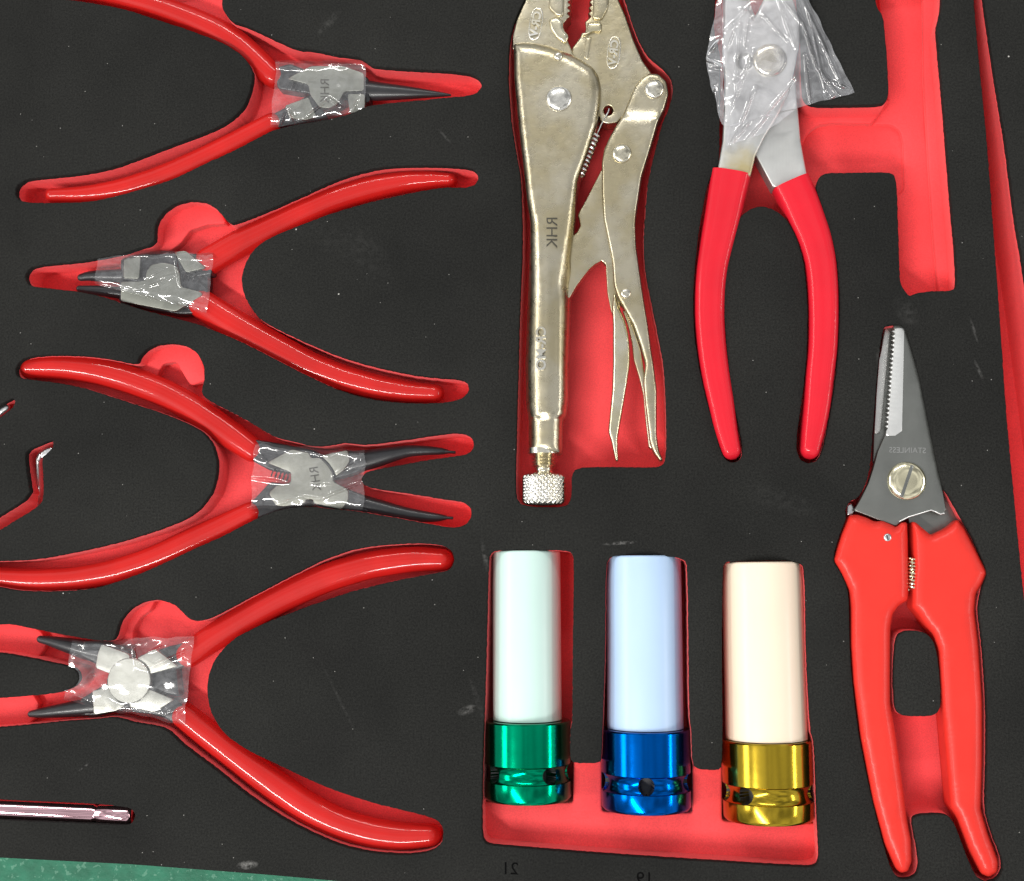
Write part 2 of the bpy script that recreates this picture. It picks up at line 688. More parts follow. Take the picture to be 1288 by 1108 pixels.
M = dict(
    black=foam_black(), red=foam_red(),
    pvc=simple('red_vinyl_grip', (.44, .010, .008), .44, coat=.45, spec=.1, var=.12, vscale=45, cr=.07, rvar=.07),
    pvc2=simple('crimson_vinyl_grip', (.56, .010, .022), .40, coat=.4, spec=.12, var=.06, vscale=60, cr=.12),
    paint=simple('red_coated_casting', (.62, .028, .019), .45, coat=.22, spec=.15, var=.07, vscale=70, bscale=900, bdist=.0002, bstr=.15, cr=.25),
    nickel=nickel(), nickel2=nickel('bright_nickel', (.68, .64, .51), .2, .5),
    knurl=nickel('knurled_nickel', (.80, .78, .72), .2, .0),
    rivet=nickel('rivet_steel', (.72, .70, .64), .16, .4),
    ground_dark=brushed('dull_ground_steel', (.24, .245, .215), .44, .5),
    ground_mid=brushed('grey_ground_steel', (.31, .31, .27), .44, .5),
    ground=brushed('ground_steel', (.42, .42, .38), .44, .5),
    satin=brushed('satin_steel', (.60, .60, .58), .42, 0.0),
    blade=brushed('blade_steel', (.21, .215, .20), .34, 1.3, .15),
    bladehi=brushed('honed_edge_steel', (.74, .74, .72), .4, 1.5, .2),
    oxide=simple('black_oxide_steel', (.018, .018, .020), .36, metal=.0, coat=.15, var=.2, vscale=300, bscale=2000, bdist=.0001, bstr=.3, spec=.35),
    chrome=simple('chrome_red_reflection', (.68, .42, .46), .1, metal=1, var=.04),  # pink tint paints the red foam's reflection into the rod's chrome
    darkchrome=simple('dull_chrome_plate', (.60, .60, .60), .3, metal=1, var=.1, bscale=1200, bdist=.0002),
    brass=simple('brassy_screw_steel', (.80, .74, .52), .14, metal=1, var=.08, vscale=120),
    spring=simple('spring_steel', (.85, .85, .86), .22, metal=1, var=.05),
    ink=simple('etched_lettering', (.06, .056, .045), .8, var=.1, spec=.1),
    inkblack=simple('black_print', (.004, .004, .004), .9, var=.1, spec=.0),
    stamp=simple('stamped_lettering', (.34, .34, .33), .4, metal=.8, var=.1),
    film=film('clear_wrap', .025, .25, .11), bag=film('clear_bag', .12, .40, .12, (.97, .96, .98)),
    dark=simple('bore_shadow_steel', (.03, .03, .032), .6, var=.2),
)

# ------------------------------------------------------------------ the pockets cut in the foam (outlines on the foam face)
P1 = [(95, 0), (154, 10), (190, 22), (225, 33), (256, 44), (282, 54), (302, 67), (313, 79), (318, 92), (317, 102), (314, 115), (307, 133),
      (292, 148), (277, 158), (256, 167), (218, 181), (179, 196), (141, 210), (102, 218), (51, 223), (33, 225), (23, 231), (19, 240), (20, 247),
      (26, 253), (46, 255), (110, 254), (143, 247), (179, 237), (218, 225), (256, 206), (290, 191), (330, 170), (343, 163), (374, 156), (412, 150),
      (443, 142), (461, 133), (489, 129), (525, 126), (553, 123), (587, 120), (599, 117), (606, 109), (604, 100), (594, 93), (566, 89),
      (469, 84), (461, 77), (450, 71), (425, 69), (395, 62), (377, 61), (361, 56), (336, 44), (310, 32), (290, 26), (281, 14), (278, 4),
      (284, -20), (270, -50), (230, -60), (180, -45), (120, -30), (60, -28), (40, -18), (50, -5)]
P2 = [(32, 344), (38, 336), (52, 333), (99, 329), (122, 325), (154, 319), (174, 312), (189, 308), (195, 300), (194, 290), (197, 277), (206, 265),
      (221, 255), (239, 251), (258, 253), (271, 261), (281, 273), (288, 281), (298, 279), (320, 271), (360, 254), (419, 227), (449, 217), (479, 210),
      (509, 208), (553, 208), (586, 210), (598, 214), (602, 223), (598, 232), (586, 236), (568, 235), (544, 237), (509, 244), (464, 254),
      (419, 267), (374, 284), (336, 300), (318, 314), (307, 333), (303, 351), (306, 369), (315, 387), (327, 402), (345, 412), (389, 433),
      (434, 451), (479, 463), (523, 472), (553, 475), (580, 477), (588, 482), (590, 491), (583, 500), (568, 505), (547, 507), (509, 507),
      (479, 504), (449, 498), (419, 488), (374, 466), (330, 443), (300, 428), (273, 417), (248, 407), (204, 396), (174, 388), (142, 377),
      (119, 370), (94, 366), (50, 361), (37, 359), (32, 352)]
P3 = [(19, 466), (22, 457), (31, 450), (45, 447), (77, 446), (107, 447), (138, 451), (160, 456), (172, 457), (175, 448), (184, 439), (196, 433),
      (215, 431), (233, 434), (248, 444), (256, 459), (257, 475), (253, 492), (257, 500), (270, 508), (292, 519), (313, 530), (330, 541), (346, 550),
      (367, 555), (392, 561), (413, 560), (433, 556), (454, 559), (469, 558), (508, 553), (546, 547), (572, 544), (587, 546), (595, 553),
      (596, 562), (590, 570), (580, 573), (546, 577), (508, 584), (469, 591), (458, 595), (454, 602), (456, 609), (464, 613), (482, 616),
      (521, 622), (559, 628), (582, 631), (592, 638), (593, 649), (588, 658), (578, 663), (565, 663), (541, 659), (508, 653), (469, 646), (444, 642),
      (418, 640), (392, 637), (367, 638), (341, 644), (316, 655), (290, 669), (276, 676), (246, 689), (215, 704), (184, 718), (153, 730),
      (123, 739), (92, 743), (46, 744), (15, 742), (0, 739), (-30, 733), (-42, 722), (-38, 710), (-20, 706), (31, 705), (61, 701), (107, 692),
      (153, 681), (200, 666), (233, 653), (252, 639), (266, 620), (272, 598), (273, 580), (267, 558), (255, 543), (233, 531), (200, 518),
      (153, 503), (107, 488), (77, 482), (46, 478), (28, 476), (20, 472)]
P4 = [(-60, 790), (-20, 786), (13, 785), (33, 789), (66, 796), (100, 802), (126, 806), (141, 806), (145, 800), (149, 783), (161, 767), (179, 757), (199, 754),
      (219, 760), (229, 770), (237, 778), (249, 782), (266, 777), (309, 754), (368, 723), (408, 703), (447, 690), (487, 685), (526, 683),
      (558, 686), (569, 694), (572, 705), (566, 717), (546, 721), (507, 728), (447, 742), (388, 762), (329, 785), (293, 803), (270, 828),
      (261, 852), (260, 876), (266, 899), (281, 923), (309, 943), (349, 962), (408, 990), (467, 1010), (526, 1024), (550, 1031), (558, 1043),
      (556, 1060), (544, 1071), (515, 1076), (467, 1073), (428, 1064), (388, 1047), (349, 1026), (309, 999), (270, 967), (230, 938), (212, 920),
      (199, 914), (166, 909), (143, 902), (116, 905), (83, 907), (33, 912), (0, 915), (-60, 918), (-70, 900), (-60, 882), (0, 878), (43, 875),
      (76, 871), (93, 864), (99, 855), (98, 846), (90, 839), (66, 834), (33, 827), (0, 821), (-60, 818), (-70, 804)]
LK = [(664, -10), (650, 18), (643, 38), (640, 60), (639, 101), (643, 152), (649, 190), (655, 222), (657, 280), (657, 319), (654, 379), (652, 458),
      (650, 519), (648, 622), (653, 633), (666, 637), (705, 638), (716, 634), (719, 622), (719, 598), (725, 588), (769, 587), (825, 588),
      (835, 584), (838, 570), (838, 519), (835, 460), (829, 429), (821, 389), (811, 339), (809, 306), (812, 260), (815, 227), (822, 197),
      (833, 155), (843, 132), (847, 109), (844, 95), (832, 82), (817, 70), (807, 56), (797, 33), (790, 10), (783, -12), (770, -60), (700, -60)]
SL = [(905, 205), (897, 215), (890, 232), (879, 290), (872, 362), (873, 417), (881, 471), (893, 518), (907, 568), (914, 580), (924, 582), (933, 576),
      (934, 563), (931, 543), (920, 496), (914, 435), (910, 381), (912, 337), (918, 300), (927, 277), (940, 264), (958, 258), (976, 264),
      (990, 276), (1001, 295), (1011, 326), (1016, 373), (1016, 435), (1011, 489), (1003, 543), (1002, 566), (1007, 579), (1018, 583),
      (1030, 578), (1037, 560), (1047, 507), (1054, 453), (1057, 381), (1053, 326), (1043, 290), (1031, 251), (1026, 236), (1030, 222), (1040, 217),
      (1060, 217), (1115, 216), (1125, 219), (1128, 231), (1129, 253), (1132, 350), (1134, 359), (1144, 373), (1150, 369), (1168, 366),
      (1198, 365), (1204, 360), (1203, 325), (1195, 235), (1185, 108), (1178, 36), (1182, 20), (1185, 0), (1186, -60), (1100, -60), (1101, 0), (1104, 10), (1111, 20),
      (1113, 40), (1116, 72), (1118, 116), (1116, 126), (1108, 131), (1060, 132), (1022, 132), (1010, 124), (1008, 90), (1008, 50), (1003, 10),
      (1000, -60), (905, -60), (899, 10), (898, 40), (906, 65), (907, 110), (905, 160)]
SC = [(1047, 704), (1058, 720), (1068, 744), (1069, 810), (1072, 858), (1081, 928), (1097, 1006), (1114, 1072), (1122, 1095), (1131, 1106), (1144, 1106),
      (1154, 1100), (1157, 1087), (1154, 1066), (1149, 1042), (1148, 1030), (1156, 1025), (1182, 1024), (1193, 1026), (1201, 1036), (1217, 1080),
      (1228, 1103), (1241, 1111), (1254, 1107), (1262, 1096), (1261, 1080), (1249, 1050), (1240, 1020), (1242, 958), (1242, 884), (1237, 810),
      (1231, 766), (1236, 740), (1243, 720), (1232, 693), (1220, 668), (1207, 646), (1196, 626), (1184, 608), (1169, 535), (1156, 469),
      (1141, 416), (1134, 408), (1116, 408), (1110, 416), (1105, 453), (1098, 540), (1096, 576), (1091, 605), (1080, 626), (1068, 631),
      (1063, 642), (1065, 652), (1058, 668)]
ISL = [(1127, 806), (1131, 797), (1141, 793), (1160, 794), (1171, 801), (1178, 816), (1182, 847), (1184, 885), (1180, 897), (1170, 901), (1140, 901),
       (1130, 898), (1126, 888), (1124, 850)]
SK = [(614, 702), (618, 694), (630, 692), (709, 692), (719, 695), (722, 706), (720, 828), (720, 905), (717, 920), (717, 955), (722, 960), (755, 960),
      (757, 950), (758, 915), (761, 828), (762, 710), (768, 700), (784, 697), (847, 700), (861, 704), (865, 713), (867, 900), (870, 923),
      (871, 962), (879, 968), (903, 969), (908, 964), (909, 923), (908, 828), (909, 713), (914, 706), (985, 705), (1005, 707), (1013, 714),
      (1015, 828), (1020, 920), (1025, 935), (1028, 1026), (1031, 1079), (1027, 1089), (1015, 1091), (788, 1077), (626, 1064), (612, 1062),
      (606, 1053), (606, 1010), (608, 923), (611, 828)]
ST = [(1222, -60), (1225, 0), (1232, 80), (1242, 180), (1250, 290), (1258, 400), (1266, 520), (1282, 690), (1300, 860), (1345, 1160), (1420, 1150), (1330, 640),
      (1300, 420), (1288, 335), (1277, 271), (1266, 180), (1251, 90), (1238, 0), (1230, -60)]
HKA = [(-60, 683), (-8, 653), (38, 624), (34, 598), (31, 572), (36, 565), (50, 559), (66, 553), (67, 561), (60, 569), (52, 575), (54, 600), (54, 628),
       (46, 638), (-8, 671), (-60, 702)]
HKB = [(-60, 553), (-10, 517), (2, 508), (16, 500), (19, 506), (14, 514), (0, 525), (-60, 566)]
ROD = [(-60, 1002), (0, 1006), (123, 1011), (163, 1016), (170, 1024), (167, 1034), (160, 1038), (120, 1036), (0, 1031), (-60, 1029)]

def jitter(p, a=.35):
    out = []
    for i, (x, y) in enumerate(p):
        k = noise.noise(Vector((x * .22, y * .22, 0))) * a
        k2 = noise.noise(Vector((x * .22, y * .22, 9))) * a
        out.append((x + k * 2, y + k2 * 2))
    return out
SPEC = [(P1, 46, 2), (P2, 46, 2), (P3, 46, 2), (P4, 46, 2), (LK, 62, 2), (SL, 58, 2), (SC, 52, 2), (SK, 92, 1), (ST, 95, 1), (HKA, 60, 1), (HKB, 60, 1), (ROD, 45, 1)]
holes = [jitter(smooth([q[:2] for q in o], 3.0, True, it)) for o, d, it in SPEC]
isl = jitter(smooth(ISL, 3.0, True, 2))

FOAM_T = 11
foam = thing('foam_insert', 'black over red foam tray insert with tool shaped pockets lying on the green floor', 'foam insert', (644, 1090, -150))
OUT = [(-160, 1068), (0, 1079), (166, 1087.5), (330, 1100), (520, 1117), (800, 1140), (1500, 1200), (1500, -120), (-160, -120)]
outr = resample(OUT, 8)
def build_black():
    mb = MB()
    loops = [outr] + holes + [isl]
    # the face, stopping 1.3 px short of every cut; the rounded lip and the cut wall follow
    lips = []
    for k, lp in enumerate(loops):
        n = normals2(lp)
        sgn = 1 if k in (0, len(loops) - 1) else -1
        lips.append([tuple(q) for q in (np.array(lp)[:, :2] + n * 1.3 * sgn)])
    V, T, L = cdt(lips)
    base = len(mb.v)
    mb.add([P(x, y, 0) for x, y in V], T)
    for k, lp in enumerate(loops):
        m = len(lp)
        rows = [[base + i for i in L[k]]]
        for off, z in ((.45, -.45), (0, -1.5), (0, -FOAM_T)):
            n = normals2(lp)
            sgn = 1 if k in (0, len(loops) - 1) else -1
            pts = np.array(lp)[:, :2] + n * off * sgn
            b2 = len(mb.v)
            top = [P(q[0], q[1], 0) for q in pts]
            mb.v += [(t.x, t.y, z * S) for t in top]
            rows.append([b2 + i for i in range(m)])
        for r0, r1 in zip(rows[:-1], rows[1:]):
            for i in range(m):
                mb.f.append((r0[i], r0[(i + 1) % m], r1[(i + 1) % m], r1[i]))
    return mb.build('black_foam_sheet', M['black'], foam, sharp=60)
build_black()

def drop(lp, z):
    return [(P(q[0], q[1], 0).x, P(q[0], q[1], 0).y, z * S) for q in lp]
def build_red():
    mb = MB()
    for k, (lp, (o, depth, it)) in enumerate(zip(holes, SPEC)):
        loops = [lp] + ([isl] if o is SC else [])
        V, T, L = cdt(loops)
        mb.add(drop(V, -depth), T)
        for j, l2 in enumerate(loops):
            n = normals2(l2) * (1 if j == 0 else -1)
            inn = np.array(l2)[:, :2] + n * .45          # the red layer is cut a hair tighter than the black one
            a = drop(np.array(l2)[:, :2] - n * .4, -FOAM_T)
            b = drop(inn, -FOAM_T - .2)
            c = drop(inn, -depth + 2.0)
            d = drop(np.array(inn) + n * 1.4, -depth + .02)
            m = len(l2)
            fs = []
            for r in range(3):
                for i in range(m):
                    i2 = (i + 1) % m
                    fs.append((r * m + i, r * m + i2, (r + 1) * m + i2, (r + 1) * m + i))
            mb.add(a + b + c + d, fs)
    # the outer side of the block
    m = len(outr)
    a, b = drop(outr, -FOAM_T), drop(outr, -150)
    mb.add(a + b, [(i, (i + 1) % m, m + (i + 1) % m, m + i) for i in range(m)])
    return mb.build('red_foam_base', M['red'], foam, sharp=50, fix=False)
build_red()

def ledge(pts, ztop, depth, sm=2, R=3.5):
    return puff(pts, ztop, depth, R=R, step=4, grid=40, sm=sm)
mb = MB()
for pts, zt, dep in (
    ([(190, 300), (200, 262), (238, 246), (275, 258), (286, 282), (262, 283), (240, 290), (228, 306), (215, 316), (195, 315)], -30, 20),
    ([(165, 470), (178, 440), (215, 427), (252, 440), (262, 478), (240, 486), (222, 455), (206, 458), (195, 478)], -30, 20),
    ([(140, 812), (148, 778), (170, 756), (198, 750), (190, 768), (178, 776), (168, 792), (168, 812)], -32, 20),
    ([(-80, 780), (36, 782), (54, 795), (60, 812), (50, 826), (-80, 824)], -34, 20),
    ([(-80, 872), (42, 872), (50, 885), (46, 903), (30, 918), (-80, 922)], -34, 20),
    ([(1159, -70), (1161, 100), (1168, 220), (1173, 300), (1180, 372), (1206, 372), (1210, 300), (1190, 60), (1190, -70)], -43, 20),
    ([(1097, -70), (1160, -70), (1164, 160), (1172, 230), (1186, 376), (1128, 380), (1126, 248), (1134, 243), (1137, 236), (1135, 178), (1131, 165), (1122, 158), (1096, 157), (1116, 126), (1110, 50)], -51, 14),
    ([(1004, 126), (1120, 126), (1097, 156), (1045, 155), (1028, 158), (1016, 167), (1010, 180), (1002, 185)], -45, 24),
    ([(598, 1007), (640, 1009), (721, 1009), (722, 950), (757, 952), (757, 1020), (800, 1022), (871, 1022), (871, 955), (908, 958), (908, 1032), (960, 1035), (1040, 1035), (1045, 1100), (800, 1090), (598, 1072)], -38, 50),
):
    ledge(pts, zt, dep).build('pocket_step', M['red'], foam)

# printed size numbers on the foam
text('21', 641.5, 1093, 15.5, (-1, -.04), (0, -1), .15, .1).build('size_number', M['inkblack'], foam)
text('19', 811, 1105.5, 15.5, (-1, -.04), (0, -1), .15, .1).build('size_number', M['inkblack'], foam)

# ------------------------------------------------------------------ green floor
def floor_mat():
    m, nt, b = new('green_floor')
    pos = coords(nt)
    vo = node(nt, 'ShaderNodeTexVoronoi', Scale=330)
    nt.links.new(pos, vo.inputs['Vector'])
    fl = math_n(nt, 'GREATER_THAN', noise_n(nt, pos, 420, 3), .61)
    col = ramp(nt, noise_n(nt, pos, 120, 4), [(.3, (.008, .105, .056)), (.7, (.016, .17, .096))])
    c = mixc(nt, math_n(nt, 'MULTIPLY', fl, .22), col, (.25, .50, .38))
    nt.links.new(c, b.inputs['Base Color'])
    b.inputs['Roughness'].default_value = .5
    b.inputs['Specular IOR Level'].default_value = .2
    bump(nt, b, noise_n(nt, pos, 500, 3), .0004, .5)
    return m
mb = MB()
mb.add([(-1.5, -1.5, -150.5 * S), (1.5, -1.5, -150.5 * S), (1.5, 1.5, -150.5 * S), (-1.5, 1.5, -150.5 * S)], [(0, 1, 2, 3)])
o = mb.build('floor', floor_mat(), None, kind='structure')

# ------------------------------------------------------------------ wrinkled clear film
def film_sheet(quad, nu, nv, z0, amp, seed, creases=(), edge=None, zf=None, freq=.06, round_=0.0, mb=None):
    """quad = 4 pixel corners TL, TR, BR, BL; creases = [(x0,y0,x1,y1,height,width)]"""
    mb = mb or MB()
    q = [np.array(p, float) for p in quad]
    vs = []
    for j in range(nv + 1):
        for i in range(nu + 1):
            u, v = i / nu, j / nv
            p = q[0] * (1 - u) * (1 - v) + q[1] * u * (1 - v) + q[2] * u * v + q[3] * (1 - u) * v
            x, y = p
            # slightly wandering edges
            x += noise.noise(Vector((y * .05, seed, 3))) * 3
            y += noise.noise(Vector((x * .05, seed, 7))) * 3
            n1 = noise.noise(Vector((x * freq, y * freq, seed)))
            n2 = noise.noise(Vector((x * freq * 2.3, y * freq * 2.3, seed + 5)))
            rid = 1 - abs(noise.noise(Vector((x * freq * .7, y * freq * 1.1, seed + 11)))) * 3
            z = z0 + amp * (n1 * 1.2 + n2 * .10 + max(0, rid) * .12)
            for (x0, y0, x1, y1, h, w) in creases:
                a = np.array((x0, y0), float)
                b = np.array((x1, y1), float)
                ab = b - a
                t = float(np.clip((np.array((x, y)) - a) @ ab / (ab @ ab), 0, 1))
                d = np.linalg.norm(np.array((x, y)) - a - ab * t)
                z += .72 * h * math.exp(-(d / (w * .85)) ** 1.5) * (math.sin(PI * (.12 + .76 * t)))
            if zf:
                z += zf(x, y, u, v)
            if round_:
                e = min(v, 1 - v)
                z -= round_ * max(0, 1 - e / .18) ** 2
            vs.append(P(x, y, z))
    fs = []
    for j in range(nv):
        for i in range(nu):
            a = j * (nu + 1) + i
            fs.append((a, a + 1, a + nu + 2, a + nu + 1))
    mb.add(vs, fs)
    return mb

# ------------------------------------------------------------------ circlip pliers
def circlip(label, at, hands, jaws, faces, tips, pins, etch=None, spring=None, disc=None, groove=None, face='ground'):
    t = thing('circlip_pliers', label, 'pliers', at, 'red handled circlip pliers')
    for i, h in enumerate(hands):
        g = sweep([(x, y, w * 1.0, -24, 15) for x, y, w in h], expo=2.25, nz=28)
        g.build('handle', M['pvc'], t, sharp=60)
    for i, polys in enumerate(jaws):
        mb = MB()
        for pl in polys:
            puff(pl, -14 - i * 1.5, 20, R=3, step=3, grid=12, sm=1, mb=mb)
        jw = mb.build('jaw', M['oxide'], t)
    for tp in tips:
        sweep([(x, y, w, -22, w * .9 if w < 10 else 9) for x, y, w in tp], expo=2.0, nz=18, step=4).build('tip', M['oxide'], t, sharp=60)
    for (x0, y0, x1, y1, r) in pins:
        a, b = P(x0, y0, -20), P(x1, y1, -20)
        L = (b - a).length
        lathe(a, b, [(0, r * S), (L * .93, r * S), (L, r * .7 * S)], 12).build('tip_pin', M['oxide'], t)
    for k, pl in enumerate(faces):
        puff(pl, -8.5 - (k % 2) * .8, 9, R=.9, step=3, grid=14, sm=1).build('ground_face', M[face], t)
    if disc:
        x, y, r, h = disc
        c = P(x, y, -9)
        u = U(x, y, -9)
        lathe(c, c + Vector((0, 0, 1)), [(-6 * S, r * u), (h * S - .6 * S, r * u), (h * S, (r - .8) * u), (h * S, r * .1 * u)], 48).build('pivot_disc', M['ground'], t)
    if groove:
        x, y, r, a0, a1 = groove
        pts = [P(x + r * math.cos(math.radians(a0 + (a1 - a0) * k / 24)), y + r * math.sin(math.radians(a0 + (a1 - a0) * k / 24)), -8.2) for k in range(25)]
        tube(pts, .9 * S, 6).build('joint_line', M['dark'], t)
    if spring:
        x0, y0, x1, y1, r, n = spring
        coil(P(x0, y0, -15), P(x1, y1, -15), r * S, .9 * S, n).build('return_spring', M['oxide'], t)
    if etch:
        s, x, y, size, rd, up = etch
        text(s, x, y, size, rd, up, -8.2, .25).build('etched_letters', M['ink'], t)
    return t

circlip('red handled circlip pliers at top left, one long straight black tip pointing right', (380, 120, -46),
    [[(70, -18, 11), (110, -13, 12), (150, -4, 13), (200, 9, 14), (240, 24, 15), (275, 40, 16), (300, 57, 17), (322, 77, 17), (345, 97, 14)],
     [(68, 247, 9), (110, 246, 11), (154, 239, 13), (205, 223, 14), (256, 200, 14), (300, 178, 14), (343, 156, 13)]],
    [[[(343, 86), (365, 80), (395, 92), (420, 84), (432, 130), (415, 138), (388, 118), (350, 112)], [(425, 84), (464, 98), (466, 128), (440, 136)]],
     [[(342, 144), (370, 130), (392, 118), (412, 148), (380, 155), (344, 162)]]],
    [[(361, 99), (391, 83), (432, 83), (458, 92), (458, 114), (433, 115), (425, 130), (415, 136), (402, 135), (390, 119), (388, 106)],
     [(358, 133), (380, 125), (388, 122), (398, 147), (384, 151), (364, 148)],
     [(437, 118), (459, 118), (459, 134), (452, 141), (440, 142)]],
    [[(440, 112, 15), (461, 114, 13), (485, 115.5, 11), (510, 116.5, 8.5), (540, 118, 5), (566, 119.5, 1.6)]], [],
    etch=('RHK', 409, 114, 11, (0, 1), (-1, 0)), spring=(362, 108, 384, 112, 5, 4), face='ground_dark')
circlip('red handled circlip pliers second from top, blunt bent tips pointing left beside finger hole', (210, 350, -46),
    [[(262, 329, 17), (300, 307, 17), (340, 288, 17), (380, 268, 16), (420, 251, 15), (465, 237, 15), (510, 229, 13), (545, 227, 11), (566, 228, 9)],
     [(255, 383, 18), (290, 406, 19), (345, 437, 19), (390, 460, 17), (430, 475, 16), (475, 487, 15), (515, 493, 13), (548, 495, 11)]],
    [[[(152, 326), (178, 320), (218, 318), (262, 322), (268, 345), (240, 350), (225, 340), (180, 356), (152, 352)], [(216, 318), (264, 320), (266, 340), (235, 350)]],
     [[(150, 353), (180, 352), (230, 362), (262, 372), (262, 394), (225, 396), (190, 390), (150, 380)], [(225, 340), (262, 345), (262, 374), (226, 370)]]],
    [[(156, 325), (177, 322), (175, 351), (155, 350)],
     [(152, 354), (175, 354), (183, 352), (184, 342), (190, 333), (205, 330), (219, 333), (226, 342), (228, 361), (252, 367), (255, 371), (221, 392), (152, 379)],
     [(219, 317), (233, 315), (259, 337), (234, 343)]],
    [[(102, 349, 4.5), (112, 347, 6), (130, 347, 7.5), (165, 347, 9)], [(100, 363, 4), (120, 365, 6), (165, 370, 8)]], [],
    spring=(232, 347, 256, 353, 5, 4), face='ground_dark')
# --- third
circlip('red handled circlip pliers third from top, two splayed bent black tips pointing right', (390, 600, -46),
    [[(37, 462, 13), (80, 461, 15), (120, 466, 16), (160, 476, 17), (205, 493, 17), (240, 512, 17), (270, 532, 17), (295, 550, 17), (318, 566, 15)],
     [(-18, 725, 12), (40, 730, 14), (92, 728, 14), (140, 720, 15), (190, 704, 15), (246, 678, 16), (285, 660, 15), (316, 645, 14)]],
    [[[(316, 552), (350, 557), (395, 566), (420, 590), (400, 600), (340, 592), (318, 580)], [(398, 606), (430, 612), (462, 625), (464, 645), (430, 642), (398, 636)]],
     [[(314, 634), (340, 606), (380, 612), (392, 635), (360, 640), (315, 656)], [(402, 573), (437, 566), (462, 570), (466, 587), (440, 598), (415, 604)]]],
    [[(336, 582), (367, 565), (389, 570), (391, 576), (403, 576), (412, 585), (419, 596), (419, 606), (438, 616), (438, 629), (430, 641), (394, 633), (394, 628), (385, 628), (384, 632),
      (359, 637), (347, 636), (338, 620), (349, 610), (366, 607), (366, 594), (361, 592)],
     [(404, 573), (437, 566), (440, 580), (432, 592), (422, 599), (420, 592), (414, 583)]],
    [[(440, 582, 14), (469, 577, 12.5), (490, 572, 10), (513, 567, 7.5), (535, 566.5, 6), (555, 567.5, 4.5), (562, 568, 3)],
     [(436, 630, 13), (469, 637, 11), (508, 646, 8.5), (535, 650, 7), (552, 651, 5), (560, 651, 3)]],
    [(560, 568, 573, 569, 2), (558, 651, 570, 651.5, 2)],
    etch=('RHK', 397, 602, 11, (.15, 1), (-1, .15)), spring=(343, 594, 362, 600, 5, 4), groove=(393, 602, 26.5, -62, 5), face='ground_mid')
circlip('red handled circlip pliers at bottom left, widest open handles and white wrapped head', (165, 855, -46),
    [[(238, 823, 16), (262, 806, 17), (289, 789, 17.5), (349, 754, 18), (408, 727, 18), (467, 710, 17), (520, 703, 16), (557, 704, 13.5)],
     [(232, 900, 16), (270, 930, 17), (309, 960, 18), (349, 990, 19), (388, 1017, 19), (428, 1036, 18), (467, 1047, 18), (505, 1052, 17), (542, 1050, 14)]],
    [[[(105, 806), (128, 807), (165, 820), (160, 850), (135, 842), (100, 825)], [(165, 870), (190, 880), (222, 878), (238, 895), (232, 918), (205, 902), (165, 895)]],
     [[(100, 880), (130, 862), (160, 850), (165, 890), (120, 902), (98, 900)], [(175, 825), (215, 812), (243, 806), (244, 834), (222, 842), (185, 850)], [(185, 842), (222, 838), (226, 876), (186, 870)]]],
    [[(128, 810), (163, 823), (163, 834), (140, 848), (120, 840), (123, 822)],
     [(172, 828), (195, 816), (224, 838), (188, 848), (180, 838)],
     [(116, 869), (137, 864), (147, 881), (158, 887), (147, 894), (118, 899)],
     [(180, 872), (188, 867), (219, 880), (194, 896), (162, 889), (164, 882)]],
    [[(51, 804, 4.5), (62, 806, 6), (83, 811, 9), (110, 818, 12), (130, 822, 12)], [(39, 898, 4), (50, 897, 6), (83, 893, 9), (120, 888, 12)]], [],
    disc=(163, 856, 27, 2.5), groove=(163, 856, 27.5, 62, 185))

w1 = film_sheet([(347, 76), (459, 75), (460, 143), (341, 161)], 200, 130, -2, 1.5, 1.3,
    creases=[(384, 148, 415, 124, 6, 2.2), (415, 124, 428, 134, 5, 2), (352, 158, 360, 138, 6, 2), (364, 138, 374, 158, 6, 2), (452, 121, 442, 143, 6, 2.6), (410, 80, 459, 80, 3, 3)], round_=7)
tag(w1.build('clear_wrap', M['film'], None, sharp=80), 'crinkled clear film around the pliers head at top left with a single tip', 'plastic wrap', 'clear film wraps')
w2 = film_sheet([(123, 313), (268, 318), (261, 394), (119, 357)], 220, 130, -2, 1.4, 4.1,
    creases=[(119, 358, 190, 373, 6, 2.4), (190, 373, 225, 388, 6, 3), (225, 382, 262, 394, 5, 2.5), (182, 350, 210, 337, 4, 2), (170, 365, 218, 349, 4, 2), (220, 316, 226, 360, 4, 2)], round_=7)
tag(w2.build('clear_wrap', M['film'], None, sharp=80), 'crinkled clear film around the second pliers head with blunt bent tips', 'plastic wrap', 'clear film wraps')
w3 = film_sheet([(321, 557), (460, 565), (456, 641), (314, 640)], 220, 130, -2, 1.4, 7.7,
    creases=[(314, 601, 362, 607, 5, 2.5), (375, 624, 402, 628, 6, 2.3), (402, 628, 455, 607, 7, 2.8), (418, 598, 452, 580, 5, 2.2), (347, 636, 375, 625, 5, 2), (318, 570, 335, 580, 6, 4), (385, 567, 414, 574, 4, 2), (390, 609, 418, 609, 3, 2)], round_=7)
tag(w3.build('clear_wrap', M['film'], None, sharp=80), 'crinkled clear film around the third pliers head with two splayed tips', 'plastic wrap', 'clear film wraps')
w4 = film_sheet([(90, 806), (244, 800), (232, 912), (80, 880)], 240, 170, -2, 1.5, 12.9,
    creases=[(168, 812, 172, 836, 6, 2), (172, 836, 186, 841, 6, 2.6), (186, 841, 240, 816, 7, 2.8), (150, 894, 208, 898, 7, 2.6), (208, 898, 234, 890, 5, 3), (82, 868, 116, 884, 4, 4), (92, 826, 104, 818, 5, 2.5), (188, 820, 204, 813, 5, 2)], round_=7)
tag(w4.build('clear_wrap', M['film'], None, sharp=80), 'crinkled clear film around the bottom left pliers head with white faces', 'plastic wrap', 'clear film wraps')

# ------------------------------------------------------------------ locking pliers
lk = thing('locking_pliers', 'nickel plated locking pliers with knurled adjusting knob, lying in the middle pocket', 'locking pliers', (740, 300, -60))
